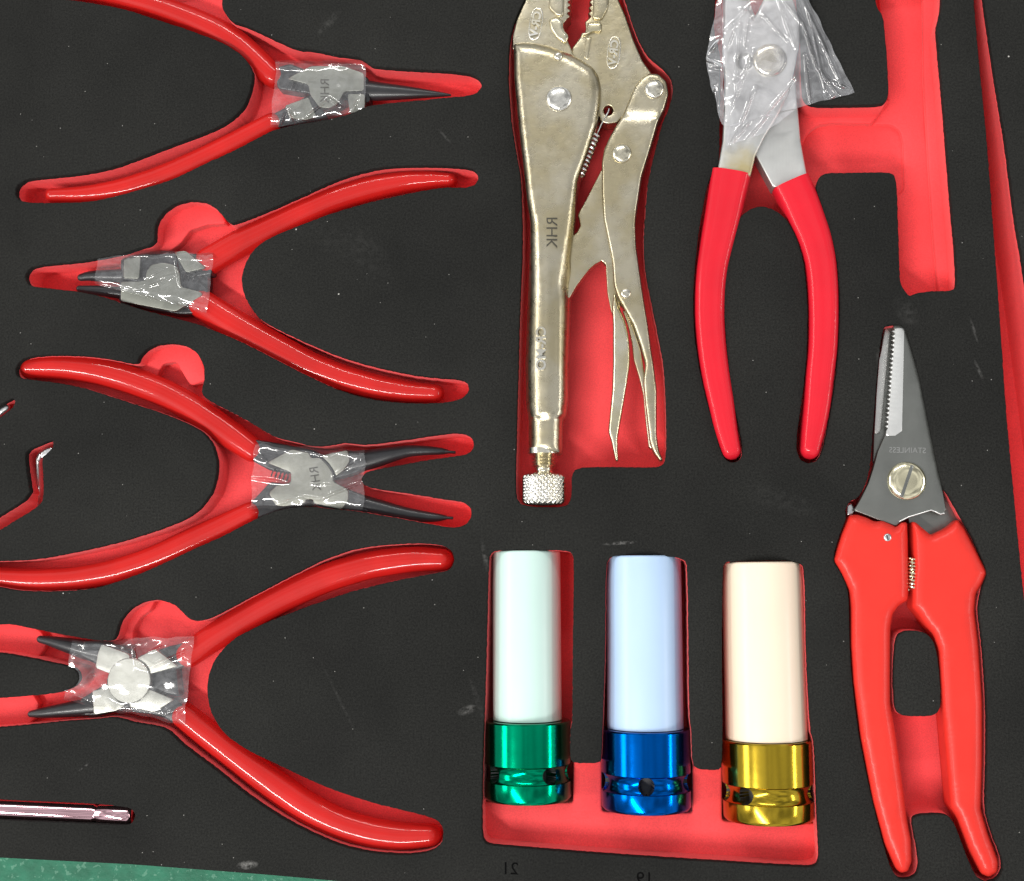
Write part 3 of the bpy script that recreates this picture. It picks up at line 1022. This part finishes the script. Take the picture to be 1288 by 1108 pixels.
# upper jaw, with its teeth
def teeth(x0, y0, x1, y1, n, h, side):
    pts = []
    for i in range(n):
        t0, t1 = i / n, (i + .5) / n
        pts.append((x0 + (x1 - x0) * t0, y0 + (y1 - y0) * t0))
        pts.append((x0 + (x1 - x0) * t1 + h * side, y0 + (y1 - y0) * t1))
    return pts
ja = [(668, -30), (660, 2), (650, 24), (645, 45), (645, 62), (660, 75), (700, 95), (735, 92), (722, 70), (718, 60), (714, 51), (712, 43), (709, 36), (709, 30), (713, 24)] \
    + [(p[0], p[1]) for p in teeth(713, 24, 716, -26, 7, -4, -1)][1:] + [(716, -30)]
ja = [(x, y) for x, y in ja]
puff(ja, -2, 28, R=2.2, step=2.2, grid=10).build('fixed_jaw', M['nickel'], lk)
jb = [(775, -30), (778, 0), (787, 20), (797, 50), (808, 76), (822, 96), (830, 110), (800, 150), (782, 148), (776, 154), (765, 156), (757, 154), (754, 147), (740, 110), (725, 80),
      (719, 68), (720, 60), (724, 55), (730, 47), (731, 43), (736, 40), (737, 36), (736, 28)] + teeth(739, 24, 744, -26, 7, 4, 1)[1:] + [(744, -30)]
hole = [(765 + 6 * math.cos(k * PI / 8), 139 + 6 * math.sin(k * PI / 8)) for k in range(16)]
jawb = puff(jb, -5, 26, R=2.2, step=2.2, grid=10, holes=[hole]).build('moving_jaw', M['nickel'], lk)
# raised lips of the jaws near the throat
puff([(690, 24), (700, 20), (709, 27), (709, 37), (716, 45), (712, 56), (700, 48), (692, 36)], 2.0, 6, R=4, step=2, grid=6, sm=1).build('jaw_shoulder', M['nickel2'], lk)
puff([(739, 28), (757, 28), (757, 40), (745, 40), (739, 44), (730, 45), (732, 41), (739, 40)], -1, 6, R=3, step=2, grid=6, sm=1).build('jaw_shoulder', M['nickel2'], lk)
puff([(736, 46), (745, 46), (741, 76), (734, 74)], -4, 4, R=2.5, step=2, grid=6).build('jaw_groove', M['nickel'], lk)
# grip faces of the jaws inside
puff([(692, -30), (711, -30), (709, 20), (700, 20), (690, 10)], 1.5, 8, R=3, step=2.5, grid=8, sm=1).build('jaw_cheek', M['nickel'], lk)
puff([(748, -30), (768, -30), (765, 10), (757, 25), (745, 24)], -1.5, 8, R=3, step=2.5, grid=8, sm=1).build('jaw_cheek', M['nickel'], lk)
# CR-V panels
def panel(x, y, ang, z):
    ca, sa = math.cos(ang), math.sin(ang)
    pts = []
    for k in range(24):
        a = 2 * PI * k / 24
        u, v = 8.5 * math.copysign(abs(math.cos(a)) ** .8, math.cos(a)), 21 * math.copysign(abs(math.sin(a)) ** .75, math.sin(a))
        pts.append((x + u * ca - v * sa, y + u * sa + v * ca))
    inn = [(x + (px - x) * .78, y + (py - y) * .9) for px, py in pts]
    puff(pts, z + 1.0, 2.2, R=.9, step=1.6, grid=30, holes=[inn]).build('raised_border', M['knurl'], lk)
    text('CR-V', x, y, 10, (-sa, ca), (-ca, -sa), z, 1.8, .035).build('raised_letters', M['knurl'], lk)
panel(674, 30, .16, -2)
panel(772, 66, .12, -5)
# fixed handle: flat shell above, rolled tube below
fh = [(646, 55), (658, 53), (672, 54), (691, 58), (716, 67), (731, 75), (746, 85), (753, 96), (756, 111), (755, 131), (751, 157), (739, 195), (727, 227),
      (724, 253), (723, 280), (721, 300), (718, 325), (720, 345), (717, 369), (716, 400), (714, 458), (714, 500), (711, 522), (707, 527), (706, 571),
      (665, 571), (665, 527), (662, 510), (661, 458), (664, 380), (666, 330), (667, 280), (663, 253), (659, 215), (653, 164), (647, 101)]
def fhz(x, y):
    # rolls from a flat plate into a tube towards the knob; pressed hollow on its right shoulder
    k = min(1, max(0, (y - 250) / 110.0))
    c = 689 if y > 250 else 700
    z = -k * ((x - c) / 24.0) ** 2 * 10
    if y > 525:
        z -= 4
    z -= 4.0 * math.exp(-(((x - 712) / 9.0) ** 2 + ((y - 356) / 20.0) ** 2))
    z -= 2.0 * math.exp(-(((x - 697) / 3.0) ** 2)) * min(1, max(0, (y - 300) / 60))*(1 if y < 520 else 0)
    return z
puff(fh, 12, 44, R=13, Rz=12, step=3, grid=4.5, sm=1, zf=fhz).build('fixed_handle', M['nickel'], lk, sharp=60)
def rivet(x, y, z, r, h, parent, m='rivet', fr=.05):
    return dome(x, y, z, r, h, fr).build('rivet', M[m], parent, sharp=50)
rivet(703, 124, 12, 16.5, 6, lk)
rivet(702, 71, 11.5, 6, 4, lk)
text('RHK', 695, 292, 14, (0, 1), (-1, 0), 11.9, .5).build('etched_letters', M['ink'], lk)
text('CR-MO', 681, 438, 12, (0, 1), (-1, 0), 11.4, 2.0, .03).build('raised_letters', M['knurl'], lk)
# adjusting screw and knob
ax = (684, 565)
def kz(z):
    return z
a0, a1 = P(684, 560, -14), P(684, 640, -14)
u = U(684, 600, -14)
yy = lambda y: (P(684, y, -14) - a0).length
prof = []
y = 560.0
prof.append((yy(564), 20.5 * u)); prof.append((yy(571), 20.5 * u)); prof.append((yy(572.5), 17 * u))
yk = 573.0
k = 0
while yk < 589:
    prof.append((yy(yk), (16.0 if k % 2 == 0 else 12.0) * u))
    yk += 2.1
    k += 1
prof += [(yy(590), 11 * u), (yy(593), 11 * u), (yy(595), 13 * u)]
lathe(a0, a1, prof, 40).build('adjusting_screw', M['knurl'], lk, sharp=50)
kl0, kl1 = 597.0, 634.0
def knurl(t, an, r):
    s_ = (t - yy(kl0)) / u
    if r < 23 * u:
        return r
    n = 24
    k1 = abs(((an * n / (2 * PI) + s_ / 7.6) % 1) - .5) * 2
    k2 = abs(((an * n / (2 * PI) - s_ / 7.6) % 1) - .5) * 2
    g = max(0, 1 - min(1 - k1, 1 - k2) * 2.0)
    return r - u * 2.4 * (1 - g)
pr = [(yy(595), 12 * u), (yy(596), 20 * u)]
for k in range(46):
    s_ = kl0 + (kl1 - kl0) * k / 45
    e = min(k, 45 - k) / 45
    pr.append((yy(s_), (27.5 - 3.5 * max(0, 1 - e / .12) ** 2) * u))
pr += [(yy(635), 21 * u), (yy(636), 8 * u)]
lathe(a0, a1, pr, 260, disp=knurl).build('knurled_knob', M['knurl'], lk, sharp=80)
# link plate, lever, release
puff([(757, 213), (747, 232), (738, 250), (729, 266), (727, 271), (729, 276), (730, 284), (726, 292), (720, 297), (712, 300), (712, 378), (717, 374), (725, 360),
      (733, 349), (742, 338), (749, 332), (757, 328), (762, 333), (763, 350), (764, 368), (768, 388), (771, 398), (780, 398), (780, 300), (774, 240), (766, 215)],
     -8, 14, R=1.5, step=2.5, grid=12).build('link_plate', M['nickel'], lk)
def mvz(x, y):
    z = 0
    if y < 148:
        z -= 4 * min(1, (150 - y) / 8.0)
    if y > 375:
        z -= (y - 375) * .03
    return z
mv = [(807, 98), (799, 108), (792, 124), (783, 146), (774, 160), (766, 174), (760, 188), (757, 204), (757, 240), (759, 275), (765, 304), (770, 329), (772, 359), (777, 374), (786, 390), (797, 410),
      (806, 435), (812, 458), (809, 480), (811, 505), (814, 529), (817, 556), (821, 568), (830, 580), (834, 579), (829, 568), (826, 548), (826, 490), (822, 458),
      (819, 440), (815, 409), (810, 379), (804, 339), (800, 309), (799, 280), (801, 262), (807, 222), (817, 190), (828, 152), (836, 136), (841, 118), (838, 102), (828, 93), (816, 92)]
puff(mv, 9, 34, R=4, Rz=4.5, step=2.6, grid=6, sm=1, zf=mvz).build('moving_handle', M['nickel'], lk, sharp=60)
rl = [(772, 367), (770, 387), (771, 409), (771, 458), (770, 490), (767, 522), (765, 543), (769, 556), (774, 580), (778, 580), (777, 566), (777, 550), (783, 515), (789, 480), (792, 458),
      (792, 440), (790, 420), (786, 403), (778, 385), (775, 374)]
puff(rl, 2, 22, R=4, Rz=4, step=2.2, grid=5, sm=1).build('release_lever', M['nickel2'], lk, sharp=60)
puff([(783, 390), (790, 410), (795, 432), (797, 452), (804, 475), (809, 496), (812, 529), (816, 563), (822, 566), (819, 530), (812, 480), (806, 440), (797, 412), (788, 392)], -4, 18, R=2, step=2.2, grid=6).build('handle_flange', M['nickel'], lk)
rivet(823, 112, 5, 12.5, 5, lk)
rivet(782, 193, 9, 12.5, 5, lk)
rivet(787, 369, 9, 6.5, 3, lk)
# spring and its hook
coil(P(750, 169, -7), P(730, 222, -12), 5.2 * S, 1.5 * S, 10).build('tension_spring', M['spring'], lk)
tube([P(750, 171, -14), P(753, 164, -10), P(756, 157, -6), P(762, 146, -3), P(765, 141, -3), P(766, 137, -6)], .9 * S).build('spring_hook', M['spring'], lk)

# ------------------------------------------------------------------ slip joint pliers
sl = thing('slip_joint_pliers', 'slip joint pliers with crimson dipped handles and bagged steel head', 'pliers', (960, 300, -55))
rear = [(1001, 105), (1004, 142), (1007, 177), (1012, 205), (1018, 236), (972, 236), (958, 210), (950, 195), (935, 170), (925, 120), (912, 60), (911, -30), (940, -30), (944, 6), (950, 20), (960, 60)]
puff(rear, -8, 28, R=2.5, step=3, grid=12).build('rear_jaw', M['satin'], sl)
def stained_satin():
    m = brushed('stained_satin_steel', (.60, .60, .58), .42, 0.0)
    nt = m.node_tree
    b = nt.nodes['Principled BSDF']
    src = b.inputs['Base Color'].links[0].from_socket
    pos = coords(nt)
    d = nt.nodes.new('ShaderNodeVectorMath')
    d.operation = 'DISTANCE'
    nt.links.new(pos, d.inputs[0])
    d.inputs[1].default_value = P(936, 212, 3)
    wob = noise_n(nt, pos, 260, 3)
    dd = math_n(nt, 'ADD', d.outputs['Value'], math_n(nt, 'MULTIPLY', wob, .006))
    mr = node(nt, 'ShaderNodeMapRange')
    nt.links.new(dd, mr.inputs['Value'])
    mr.inputs['From Min'].default_value = .0045
    mr.inputs['From Max'].default_value = .0125
    mr.inputs['To Min'].default_value = .75
    mr.inputs['To Max'].default_value = 0
    nt.links.new(mixc(nt, mr.outputs['Result'], src, (.46, .36, .12)), b.inputs['Base Color'])
    return m
front = [(965, -30), (960, 0), (953, 15), (947, 24), (944, 12), (938, -8), (934, -30), (912, -30), (911, 30), (909, 55), (910, 75), (912, 100), (911, 140), (909, 177), (905, 200), (901, 222), (944, 222), (950, 196), (962, 172),
         (978, 146), (992, 118), (1000, 86), (1006, 52), (1005, 25), (996, -5), (990, -30)]
hl = [(937 + 9.5 * math.cos(k * PI / 8), 77 + 9.5 * math.sin(k * PI / 8)) for k in range(16)]
puff(front, 3, 14, R=3.5, step=3, grid=10, holes=[hl]).build('front_jaw', stained_satin(), sl)
dome(968.5, 76, 3, 22, 6, .5).build('pivot_bolt', M['rivet'], sl, sharp=50)
dome(937, 77, -14, 8, 3, .3, base=1).build('pivot_bolt_neck', M['blade'], sl)
def grip(path, cap0=False):
    return sweep([(x, y, w, -13, 20) for x, y, w in path], expo=3.4, nz=40, cap0=False, step=6)
grip([(919, 219, 25.5), (913, 250, 24), (908, 277, 23), (902, 305, 21.5), (896, 335, 20), (893, 362, 19.5), (892, 400, 19), (895, 440, 18.5), (900, 475, 18), (906, 505, 17), (912, 540, 15), (919, 567, 12.5)]).build('handle_grip', M['pvc2'], sl, sharp=70)
grip([(994, 231, 24.5), (1004, 252, 24), (1014, 277, 23), (1024, 302, 21.5), (1031, 330, 20), (1034, 362, 19.5), (1035, 400, 19), (1034, 440, 18.5), (1030, 475, 18), (1027, 510, 17), (1022, 543, 15), (1018, 566, 12.5)]).build('handle_grip', M['pvc2'], sl, sharp=70)

bag = MB()
def bagz(x, y, u, v):
    d = max(0, abs(x - 958) - 44)
    return -min(10, d * .25)
film_sheet([(908, -30), (1003, -30), (1076, 116), (912, 160)], 260, 260, 12, 2.4, 21.3,
    creases=[(880, 60, 925, 100, 5, 3), (985, 0, 1010, 30, 8, 2.6), (1010, 30, 1028, 84, 8, 2.2), (930, 12, 960, 20, 5, 2), (958, 16, 990, 52, 7, 1.8), (942, 20, 936, 60, 5, 2), (944, 20, 938, 60, -4, 2),
             (1028, 84, 1055, 120, 6, 2.2), (1012, 70, 1020, 134, 7, 2), (915, 60, 925, 35, 6, 2.5), (940, 90, 915, 110, 5, 2), (1040, 128, 1052, 118, 7, 2.6), (950, 110, 930, 160, 6, 2), (1000, 100, 950, 160, 6, 2), (1005, -10, 1060, 110, 6, 3.5), (1018, 20, 1040, 125, 5, 2.5), (912, 40, 948, 5, 5, 2.5), (930, 30, 926, 120, 5, 2.4), (975, -10, 1000, 60, 5, 3), (1028, 84, 1020, 60, 6, 2), (1040, 100, 1068, 112, 5, 2.5), (948, 62, 915, 150, 5, 2)],
    zf=bagz, freq=.045, mb=bag)
film_sheet([(912, 160), (1000, 136.3), (962, 168), (913, 184)], 140, 70, 10, 1.6, 33.3,
    creases=[(985, 110, 962, 150, 7, 2), (962, 150, 935, 182, 7, 2), (918, 180, 945, 152, 6, 2.2), (921, 182, 931, 160, 6, 3)], zf=bagz, mb=bag)
film_sheet([(908, -20), (912, 160), (908, 156), (886, 73)], 70, 200, 8, 3.0, 41.3,
    creases=[(886, 73, 910, 85, 7, 2.5), (893, 83, 908, 84, 5, 2), (899, 110, 902, 150, 6, 2), (890, 70, 906, 50, 6, 3)], zf=bagz, mb=bag)
tag(bag.build('plastic_bag', M['bag'], None, sharp=80), 'crumpled clear plastic bag over the jaws of the slip joint pliers', 'plastic bag')

# ------------------------------------------------------------------ wire scissors
sx = thing('utility_scissors', 'red handled scissors with serrated stainless blade pointing up, at right', 'scissors', (1150, 760, -50))
rb = [(1114.5, 407.5), (1111, 420), (1106, 453), (1103, 490), (1099, 545), (1098, 580), (1115, 600), (1160, 640), (1175, 605), (1190, 625), (1206, 655), (1172, 675), (1146, 665), (1120, 560), (1126, 470), (1125, 407.5)]
puff(rb, -22, 10, R=1, step=3, grid=20).build('rear_blade', M['blade'], sx)
# serrated honed strip of the rear blade
ser = [(1114, 412), (1109, 440), (1106, 453), (1103, 490), (1100, 545), (1106, 545)]
nt_ = 22
for i in range(nt_):
    t = i / nt_
    x0, y0 = 1107 + (1119 - 1107) * t, 541 - (541 - 416) * t
    ser += [(x0, y0), (x0 + 2.2, y0 - 2.6)]
puff(ser, -20.5, 2, R=.2, step=4, grid=30).build('rear_edge', M['satin'], sx)
fb = [(1124, 408), (1137, 408.5), (1141, 422), (1148, 445), (1156, 472), (1169, 537), (1178, 580), (1185, 612), (1190, 640), (1187, 647), (1182, 646), (1173, 642), (1155, 647), (1135, 654), (1127, 662), (1100, 652), (1074, 642),
      (1080, 632), (1092, 608), (1098, 590), (1104, 568), (1113, 548), (1116, 540), (1120, 480), (1124, 430)]
puff(fb, -6, 11, R=1.2, step=3, grid=20).build('front_blade', M['blade'], sx)
ser = [(1137.5, 412.5), (1134.5, 542), (1126, 548), (1114.5, 548), (1115, 542)]
for i in range(nt_):
    t = (i + .3) / nt_
    x0, y0 = 1115.5 + (1125 - 1115.5) * t, 540 - (540 - 415) * t
    ser += [(x0 + 1.5, y0), (x0 - 2.2, y0 - 2.8), (x0 + 1.5, y0 - 3.4)]
ser += [(1125.5, 412.5)]
puff(ser, -4.8, 2.4, R=.15, step=4, grid=30).build('serrated_edge', M['bladehi'], sx)
# polished lower rim of the front blade
tube([P(1131, 656, -6.3), P(1143, 650, -6.3), P(1158, 645.5, -6.3), P(1171, 641.5, -6.3), P(1177, 643.5, -6.3), P(1183, 646.5, -6.3), P(1188, 645.5, -6.3)], .8 * S).build('blade_rim', M['bladehi'], sx)
# screw with slot
mb = MB()
c = P(1140.5, 605, -6)
u = U(1140.5, 605, -6)
dome(1140.5, 605, -5, 24.5, 6, .45, n=48, mb=mb)
scw = mb.build('pivot_screw', M['brass'], sx, sharp=50)
a, b = P(1147, 586, 1.0), P(1134, 625, 1.0)
puff([(1145.5, 584.5), (1149.5, 586), (1136, 626), (1132, 624.5)], 1.35, 2, R=.3, step=5, grid=40).build('screw_slot', M['blade'], scw)
text('STAINLESS', 1141.5, 566.5, 7, (-1, -.02), (0, -1), -5.8, .3, 0, 1.0).build('stamped_letters', M['stamp'], sx)
lh = [(1068, 648), (1078, 647), (1090, 651), (1100, 656), (1110, 655), (1122, 660), (1127, 663), (1134, 657), (1141, 657), (1142, 680), (1143, 740), (1142, 755), (1131, 761), (1123, 772), (1120, 790), (1120, 884), (1127, 928), (1137, 1000),
      (1140, 1025), (1146, 1055), (1147, 1083), (1142, 1096), (1133, 1098), (1126, 1092), (1112, 1061), (1097, 1006), (1082, 928), (1073, 858), (1070, 810), (1070, 765), (1068, 744), (1058, 722), (1048, 705), (1058, 672)]
puff(lh, 6, 46, R=15, Rz=13, step=3.2, grid=6, sm=1).build('handle', M['paint'], sx, sharp=70)
rh = [(1147, 656), (1152, 657), (1160, 664), (1171, 673), (1190, 664), (1204, 653), (1213, 663), (1224, 684), (1242, 720), (1236, 734), (1228, 746), (1226, 768), (1231, 810), (1236, 884), (1236, 958), (1234, 1017), (1243, 1048),
      (1256, 1083), (1255, 1097), (1244, 1103), (1234, 1099), (1218, 1068), (1203, 1028), (1195, 1015), (1191, 972), (1184, 891), (1180, 818), (1173, 798), (1163, 786), (1154, 772), (1147, 764), (1147, 740), (1149, 715), (1148, 690)]
puff(rh, 4, 44, R=15, Rz=13, step=3.2, grid=6, sm=1).build('handle', M['paint'], sx, sharp=70)
dome(1116, 676, 4.5, 5.5, 3, .4).build('stud', M['darkchrome'], sx)
puff([(1114.5, 672.5), (1116, 672.5), (1118, 679), (1116.5, 679.5)], 8.3, 1, R=.2, step=3, grid=30).build('stud_slot', M['dark'], sx)
coil(P(1147.5, 702, -6), P(1147.5, 742, -6), 5 * S, 1.3 * S, 9).build('coil_spring', M['brass'], sx)
puff([(1064, 634), (1071, 632), (1076, 640), (1071, 650), (1064, 648)], -14, 16, R=3, step=2, grid=8, sm=1).build('catch', M['darkchrome'], sx)

# ------------------------------------------------------------------ impact sockets with plastic sleeves
def socket(label, color, sleevecol, p0, p1, ysplit, yend, rs, rb_, zc, angs, gname):
    t = thing('wheel_socket', label, 'socket', ((p0[0] + p1[0]) / 2, (p0[1] + p1[1]) / 2, zc - rb_), 'three sleeved wheel nut sockets')
    sm_ = bpy.data.materials.new(gname + '_sleeve')
    ms = simple(gname + '_plastic_sleeve', sleevecol, .42, var=.02, vscale=40, coat=.25, cr=.2)
    ms.node_tree.nodes['Principled BSDF'].inputs['Subsurface Weight'].default_value = .15
    ms.node_tree.nodes['Principled BSDF'].inputs['Subsurface Radius'].default_value = (.004, .004, .004)
    mm = simple(gname + '_anodised', color, .17, rvar=.05, metal=1, var=.05, vscale=60, bscale=300, bdist=.0003, bstr=.06)
    # axis, level, through the two pixel points at height zc
    A, B = P(p0[0], p0[1], zc), P(p1[0], p1[1], zc)
    u0 = U(p0[0], p0[1], zc)
    u = u0
    dirv = (B - A).normalized()
    Lt = (B - A).length
    f = lambda y: (y - p0[1]) / (p1[1] - p0[1]) * Lt
    r = rs * u
    prof = [(f(p0[1] + 1), r * .80), (f(p0[1] + .2), r * .86), (f(p0[1]), r * .95), (f(p0[1] + 1), r * .985), (f(p0[1] + 3), r), (f(ysplit), r), (f(ysplit + 1), r * .9)]
    lathe(A, B, prof, 96).build('sleeve', ms, t, sharp=50)
    R = rb_ * u
    L = yend - ysplit
    g0, g1 = ysplit + L * .555, ysplit + L * .755
    gm = (g0 + g1) / 2
    pr = [(f(ysplit + 1.5), R * .7), (f(ysplit + .8), R * .93), (f(ysplit + 1.2), R * .97), (f(ysplit + 3), R)]
    for k in range(10):
        pr.append((f(ysplit + 4 + (g0 - ysplit - 6) * k / 9), R))
    N = 60
    for k in range(N + 1):
        q = k / N
        yk = g0 - 1 + (g1 - g0 + 2) * q
        dep = math.sin(PI * q) ** .55 * 5.2
        pr.append((f(yk), R - dep * u))
    pr.append((f(g1 + 3), R))
    pr += [(f(yend - 4), R), (f(yend - 2), R * .985), (f(yend), R * .955), (f(yend), R * .72), (f(yend - 3), R * .68), (f(yend - 10), R * .66)]
    rad = L * .105
    tg = f(gm)
    def holes_(t_, an, r_):
        for a in angs:
            d = (an - math.radians(a) + PI) % (2 * PI) - PI
            dd = math.hypot(d * R / u, (t_ - tg) / u)
            if dd < rad:
                return r_ - 16 * u
        return r_
    lathe(A, B, pr, 420, disp=holes_, close=False).build('socket_body', mm, t, sharp=35)
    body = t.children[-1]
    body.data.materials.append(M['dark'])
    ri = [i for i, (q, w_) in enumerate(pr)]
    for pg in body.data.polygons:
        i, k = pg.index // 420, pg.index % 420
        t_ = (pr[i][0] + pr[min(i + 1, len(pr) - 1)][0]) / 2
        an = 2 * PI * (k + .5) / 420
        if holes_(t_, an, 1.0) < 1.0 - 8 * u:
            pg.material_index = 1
    c = lathe(A, B, [(f(yend - 12), R * .67), (f(yend - 12), R * .1)], 40, close=True).build('drive_recess', M['dark'], t)
    return t
socket('green anodised wheel nut socket with pale mint plastic sleeve, left of the three', (.0, .25, .12), (.50, .66, .61), (662, 693), (664, 1004), 905.5, 1004, 42.5, 53.5, -40, (-38, -86, 52), 'green')
socket('blue anodised wheel nut socket with pale blue plastic sleeve, middle of the three', (.0, .085, .38), (.40, .54, .74), (809, 699), (813, 1016), 916, 1016, 47.5, 55.5, -38, (0, 74, -74), 'blue')
socket('gold anodised wheel nut socket with cream plastic sleeve, right of the three', (.42, .29, .025), (.76, .63, .49), (958, 707), (967, 1029), 929.5, 1029, 51, 56.5, -36, (37, 80, -74), 'gold')

# ------------------------------------------------------------------ small tools cut off by the left edge
hk = thing('hook_pick', 'bent chrome hook in the narrow zigzag slot near the left edge', 'hook tool', (52, 600, -60))
sweep([(49, 634, 3, -50, 3), (51, 622, 4, -34, 6), (51, 600, 4, -26, 8), (50, 580, 4, -24, 8), (53, 572, 5, -20, 8), (60, 568, 5, -18, 8)], step=3, nz=14).build('hook_shank', M['darkchrome'], hk)
puff([(50, 570), (58, 564), (66, 562), (66, 567), (60, 573), (51, 577)], -8, 10, R=2, step=2, grid=8).build('hook_tip', M['darkchrome'], hk)
h2 = thing('hook_pick', 'chrome tool tip just entering the frame above the zigzag slot', 'hook tool', (5, 512, -60))
sweep([(-50, 556, 6, -16, 6), (0, 518, 6, -14, 6), (8, 513, 5, -14, 5)], step=3, nz=14).build('hook_shank', M['darkchrome'], h2)
rd = thing('chrome_rod', 'polished chrome rod with ringed tip in the slot at bottom left', 'rod', (80, 1022, -45))
A, B = P(-60, 1014.5, -14), P(168, 1025, -14)
u = U(80, 1022, -14)
L = (B - A).length
k = L / 229.0
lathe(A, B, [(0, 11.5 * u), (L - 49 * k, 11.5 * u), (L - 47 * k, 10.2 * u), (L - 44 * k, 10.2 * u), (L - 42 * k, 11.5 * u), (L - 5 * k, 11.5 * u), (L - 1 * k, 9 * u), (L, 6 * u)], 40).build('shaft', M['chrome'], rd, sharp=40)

# drop helper properties
for o in bpy.data.objects:
    if '_loc' in o:
        del o['_loc']
